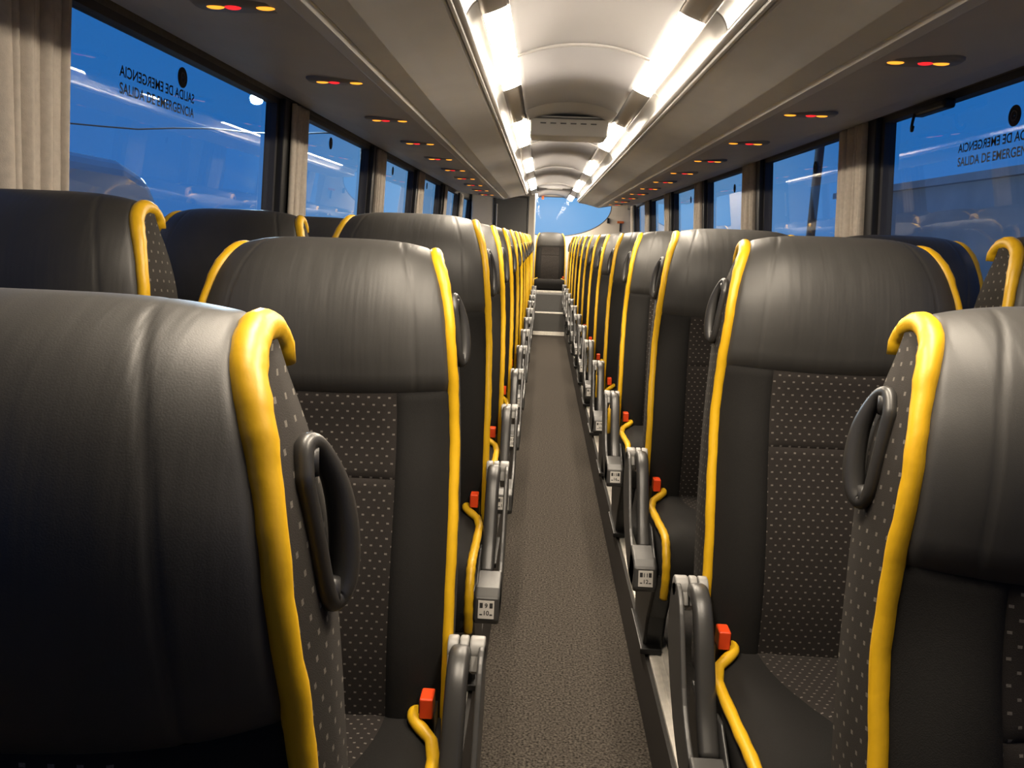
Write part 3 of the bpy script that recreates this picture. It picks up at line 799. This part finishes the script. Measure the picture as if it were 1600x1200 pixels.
def make_seat(x, y, zb, rec, sgn, aisle, plate, label):
    S = seat_parts(sgn)
    root = empty('coach_seat', (x, y, zb))
    tag(root, label, 'seat', 'coach seats')
    bk = put(S['shell'], 'backrest', root); bk.location = (0, 0, JZ); bk.rotation_euler = (-R(rec), 0, 0)
    h = put(S['headrest'], 'headrest', bk)
    put(S['cu'], 'centre_panel', bk); put(S['cl'], 'centre_panel', bk)
    for q in S['bo']: put(q, 'side_bolster', bk)
    for q in S['pp']: put(q, 'yellow_piping', bk)['label'] = 'yellow vinyl edge piping'
    if aisle: put(S['handle'], 'grab_handle', bk)
    cu = put(S['cushion'], 'seat_cushion', root); cu.location = (0, 0, JZ)
    put(S['cpanel'], 'cushion_panel', cu)
    for q in S['cpp']: put(q, 'cushion_piping', cu)['label'] = 'yellow vinyl cushion piping'
    st_ = put(S['stalk'], 'seat_belt_stalk', root); st_.location = (0, 0, JZ)
    put(S['buckle'], 'belt_buckle', st_, 0.003)['label'] = 'red seat belt buckle'
    put(S['beam'], 'under_frame', root).location = (0, 0, JZ)
    lg = put(S['leg'], 'leg', root, 0.008); lg.location = (0, 0, JZ + (PZ - zb if zb < PZ + 0.05 else 0))
    if aisle:
        put(S['foot'], 'foot', lg, 0.004)
        ar = put(S['pod'], 'armrest', root, 0.004); ar.location = (0, 0, JZ)
        put(S['box'], 'armrest_end', ar, 0.006); put(S['bar'], 'armrest_bar', ar); put(S['hinge'], 'armrest_hinge', ar, 0.002)['label'] = 'light grey hinge knuckles'
        if plate:
            put(make_plate(plate[0], plate[1], sgn), 'number_plate', ar)['label'] = 'white seat number plate'
    return root

SX = 0.470; SW = 0.492
NL, NR = 13, 13
rowname = ['nearest', 'second', 'third', 'fourth', 'fifth', 'sixth', 'seventh', 'eighth', 'ninth', 'tenth', 'eleventh', 'twelfth', 'thirteenth', 'fourteenth']
YL = [0.385, 1.16, 2.01, 2.77] + [3.56 + 0.80 * k for k in range(9)]
YR = [0.585, 1.37, 2.24, 3.12, 3.92, 4.74] + [5.56 + 0.82 * k for k in range(7)]
DZL = {0: -0.10, 1: -0.045, 2: 0.006}; DZR = {0: -0.078, 1: -0.012}
REC = {(-1, 0): 3.5, (-1, 1): 11, (1, 0): 12, (1, 1): 10}
for sd, nm, N, YY, DD in ((-1, 'left', NL, YL, DZL), (1, 'right', NR, YR, DZR)):
    for i in range(N):
        y = YY[i]
        rec = REC.get((sd, i), 6 + random.uniform(-0.8, 0.8))
        n0 = 4 * i + (1 if sd < 0 else 3)
        make_seat(sd * SX, y, PZ + DD.get(i, 0), rec, -sd, True, (str(n0), str(n0 + 1)) if i < 8 else None,
                  'black coach seat with yellow piping, aisle place, %s row %s of the aisle' % (rowname[i], nm))
        rec2 = 6.5 + random.uniform(-0.8, 0.8)
        make_seat(sd * (SX + (SW if i < 5 else 0.484)), y, PZ, rec2, -sd, False, None,
                  'black coach seat with yellow piping, window place, %s row %s of the aisle' % (rowname[i], nm))
for o in list(COL.objects):
    if o.name.startswith('coach_seat') and 'aisle place, second row right' in o.get('label', ''):
        q = MB(); q.tube(spline([(0.055, -0.10, 0.022), (0.052, -0.14, 0.026), (0.060, -0.175, 0.030), (0.075, -0.19, 0.030), (0.090, -0.18, 0.030), (0.088, -0.14, 0.026), (0.085, -0.10, 0.022)], 5), 0.008, 10)
        q.box(0.05, 0.092, -0.135, -0.09, 0.016, 0.028)
        t_ = q.obj('belt_tongue', HINGE, o); t_.location = (0, 0, JZ); t_['label'] = 'light grey belt tongue lying on the cushion'
# middle seat of the rear bench
rs = make_seat(0.0, 11.62, 0.29, 18, 1, False, None, 'black coach seat facing down the aisle above the rear steps')
rs.scale = (0.98, 1, 0.93)

# ------------------------------------------------------------------ curtains, stickers, small fittings
def curtain(sd, y, wid, seed):
    rnd = random.Random(seed)
    ph = [rnd.uniform(0, 6.28) for _ in range(4)]
    rows = []
    NZ, NY = 26, 90
    for j in range(NZ + 1):
        s = j / NZ; z = 1.792 - s * 0.74
        x0 = wx(z) - 0.034
        w = wid * (1 - 0.06 * math.sin(s * 2.2))
        r_ = []
        for i in range(NY + 1):
            q = i / NY
            amp = 0.011 + 0.007 * s
            wv = math.sin(q * 2 * math.pi * 7 + ph[0] + 0.9 * math.sin(q * 5 + ph[1]) * s) + 0.45 * math.sin(q * 2 * math.pi * 11 + ph[2] + s * 1.2)
            yy = y + w * q + 0.010 * math.sin(q * 2 * math.pi * 7 + ph[0] + 1.2) - 0.03 * s * (q - 0.5) * 0 + 0.02 * s * math.sin(q * 9 + ph[3]) * math.sin(math.pi * q)
            r_.append((sd * (x0 + amp * wv), yy, z))
        rows.append(r_)
    c = empty('curtain', (sd * 1.17, y + wid / 2, 1.05))
    mb = MB(); mb.grid([[(p[0] - sd * 1.17, p[1] - y - wid / 2, p[2] - 1.05) for p in r_] for r_ in rows])
    mb.obj('curtain_cloth', CURT, c, fix=False, solid=0.003)
    q = MB(); q.box(*sorted((sd * (-0.015) , sd * 0.015)), -wid / 2 - .02, wid / 2 + .02, 0.722, 0.745)
    q.obj('curtain_track', BLACKPL, c, 0.003)
    return c
for sd, nm in ((-1, 'left'), (1, 'right')):
    k = 0
    for py in WIN[sd]:
        if py < 1.0 or py > (11.2 if sd > 0 else 10.0): continue
        c = curtain(sd, py + (0.07 if py > 2 or sd > 0 else -0.04), 0.23 if sd < 0 else 0.27, int(py * 100) + sd)
        tag(c, 'beige pleated curtain gathered at a black window pillar, %s on the %s' % (ORD[k], nm), 'curtain', 'window curtains'); k += 1

# writing on the glass and break points
def sticker(sd, y, z, label):
    mb = MB()
    up = Vector((sd * -0.075, 0, 1)).normalized()
    rt = Vector((0, -sd, 0)) if sd > 0 else Vector((0, 1, 0))     # reading direction seen from inside
    base = Vector((sd * (wx(z) + 0.0155), y, z))
    def f(x, yy, mir=1): return base + rt * (x * mir) + up * yy
    mb.text('SALIDA DE EMERGENCIA', 0.038, lambda x, q: f(x, q + 0.021, -1))
    mb.text('SALIDA DE EMERGENCIA', 0.038, lambda x, q: f(x, q - 0.021, 1))
    o = mb.obj('emergency_exit_lettering', DECAL, None, fix=False)
    tag(o, label, 'sticker', 'emergency exit lettering on windows')
def breakpoint_(sd, y, z, label):
    up = Vector((sd * -0.075, 0, 1)).normalized(); rt = Vector((0, 1, 0))
    base = Vector((sd * (wx(z) + 0.016), y, z))
    c = MB()
    n = 24
    ring = [2 * math.pi * k / n for k in range(n)]
    inw = Vector((-sd, 0, 0))
    rows = [[base - base + (rt * math.cos(t) + up * math.sin(t)) * r_ + inw * d_ for t in ring] for r_, d_ in ((0.029, 0.0), (0.029, 0.002), (0.001, 0.002))]
    c.grid(rows, closed=True, smooth=False)
    o = c.obj('break_point_disc', DECAL); o.location = base
    rows = [[(rt * math.cos(t) + up * math.sin(t)) * r_ + inw * d_ for t in ring] for r_, d_ in ((0.016, 0.0022), (0.016, 0.003), (0.011, 0.003), (0.011, 0.0022))]
    q = MB(); q.grid(rows, closed=True); q.obj('target_ring', POLE, o)
    tag(o, label, 'sticker', 'round break point discs on windows')
sticker(-1, 2.23, EYE + 0.355, 'dark emergency exit lettering on the nearest left window')
sticker(1, 2.39, EYE + 0.305, 'dark emergency exit lettering on the nearest right window')
for k in range(4):
    breakpoint_(-1, 2.36 + 1.61 * k, EYE + 0.425, 'round dark break point disc on the %s left window' % ORD[k])
    breakpoint_(1, 2.31 + 1.61 * k, EYE + 0.385, 'round dark break point disc on the %s right window' % ORD[k])

# coat hook at the right window
hk = empty('coat_hook', (wx(1.76) - 0.03, 2.74, 1.758))
tag(hk, 'dark coat hook hanging at the top of the nearest right window', 'hook')
q = MB(); q.box(-0.02, 0.02, -0.16, 0.05, -0.01, 0.02); q.obj('bracket', BLACKPL, hk, 0.008)
q = MB(); q.tube(spline([(-0.02, 0.03, 0.0), (-0.022, 0.035, -0.03), (-0.024, 0.030, -0.052), (-0.03, 0.012, -0.058), (-0.034, 0.0, -0.046)], 5), 0.005, 8); q.obj('hook', BLACKPL, hk)
# fittings on the rear wall, right
hm = empty('emergency_hammer', (1.07, 12.255, 1.54))
tag(hm, 'small orange emergency hammer on the beige rear wall, right', 'hammer')
q = MB(); q.box(-0.012, 0.012, -0.012, 0.012, -0.10, 0.03); q.obj('handle', DARKPL, hm, 0.004)
q = MB(); q.box(-0.05, 0.05, -0.016, 0.014, 0.025, 0.06); q.obj('head', ORANGE, hm, 0.006)
q = MB(); q.box(0.86, 0.895, 12.24, 12.27, 1.56, 1.64); o = q.obj('wall_switch', BLACKPL, None, 0.006)
tag(o, 'small black switch on the beige wall right of the rear window', 'switch')
q = MB(); q.box(-0.17, -0.13, 12.24, 12.272, 1.885, 1.945); o = q.obj('rear_marker', ORANGE, None, 0.004)
tag(o, 'small orange marker above the rear window', 'marker')

# ------------------------------------------------------------------ outside
GZ = -1.25
m = MB(); m.box(-60, 60, -30, 110, GZ - 0.2, GZ); struct(m, 'ground', ASPH)
van = empty('van', (-3.15, 5.15, GZ))
tag(van, 'white van parked outside the nearest left window', 'van')
# side profile (y, z): rear at -, windscreen end at +
prof_v = [(-3.4, 0.45), (-3.4, 2.72), (-3.2, 2.96), (-2.6, 3.02), (0.50, 2.99), (0.85, 2.90), (1.05, 2.66), (1.45, 1.75), (2.35, 1.35), (2.5, 0.9), (2.5, 0.45)]
q = MB()
q.prism(prof_v, lambda p, h: (h, p[0], p[1]), -1.95, 0.0)
q.obj('body', VANW, van, 0.12, 4)
q = MB(); q.prism([(-3.1, 1.55), (-3.1, 2.70), (0.60, 2.68), (0.82, 2.52), (1.15, 1.78), (1.2, 1.55)], lambda p, h: (h, p[0], p[1]), -0.01, 0.012)
q.obj('side_glass', VANG, van, 0.01)
for y in (-2.3, 1.6):
    q = MB(); q.tube([(-0.25, y, 0.34), (0.03, y, 0.34)], 0.34, 24); q.obj('wheel', TYRE, van)
# street lamp
lx, ly, lz = -8.04, 21.6, EYE + 3.42
sl = empty('street_lamp', (lx + 1.0, ly, GZ))
tag(sl, 'glaring white street lamp seen at the top of the nearest left window', 'street lamp')
q = MB(); q.tube([(0, 0, 0), (0, 0, lz - GZ + 0.1)], [0.09, 0.06], 12); q.obj('pole', POLE, sl)
q = MB(); q.tube([(0, 0, lz - GZ + 0.08), (-1.0, 0, lz - GZ + 0.08)], 0.04, 10); q.obj('arm', POLE, sl)
q = MB()
rows = [[(-1.0 + 0.17 * k * math.cos(t), 0.17 * k * math.sin(t), lz - GZ + dz_) for t in [2 * math.pi * j / 20 for j in range(20)]] for k, dz_ in ((0.3, -0.15), (0.8, -0.11), (1, 0.0), (0.8, 0.06))]
b = q.grid(rows, closed=True); q.face([b + j for j in range(20)]); q.face([b + 60 + j for j in range(20)])
q.obj('lamp_head', STREETL, sl)
# overhead cable on the left
q = MB(); q.tube([(-26.0 + 1.04 * k, 21.75, EYE + 2.62 - 0.003 * k + 0.05 * math.sin(k * 1.7)) for k in range(21)], 0.022, 6)
o = q.obj('overhead_cable', POLE); tag(o, 'thin dark cable strung outside the left windows', 'cable')
q = MB(); q.tube([(5.45, 16.6, GZ), (5.45, 16.6, 7.0)], 0.09, 12)
o = q.obj('utility_pole', POLE); tag(o, 'dark pole standing outside the second right window', 'pole')
q = MB(); q.tube([(-5.15, 21.75, GZ), (-5.15, 21.75, 4.6)], 0.10, 12)
o = q.obj('cable_pole', POLE); tag(o, 'dark pole carrying the cable outside the left windows', 'pole')
q = MB()
q.prism([(16, 10), (24, 10), (24, 44), (16, 44)], lambda p, h: (p[0], p[1], h), GZ, 4.0)
q.prism([(15.7, 9.7), (24.3, 9.7), (24.3, 44.3), (15.7, 44.3)], lambda p, h: (p[0], p[1], h), 4.0, 4.3)
o = q.obj('warehouse', HILL); tag(o, 'long dark low building outside beyond the right windows', 'building')
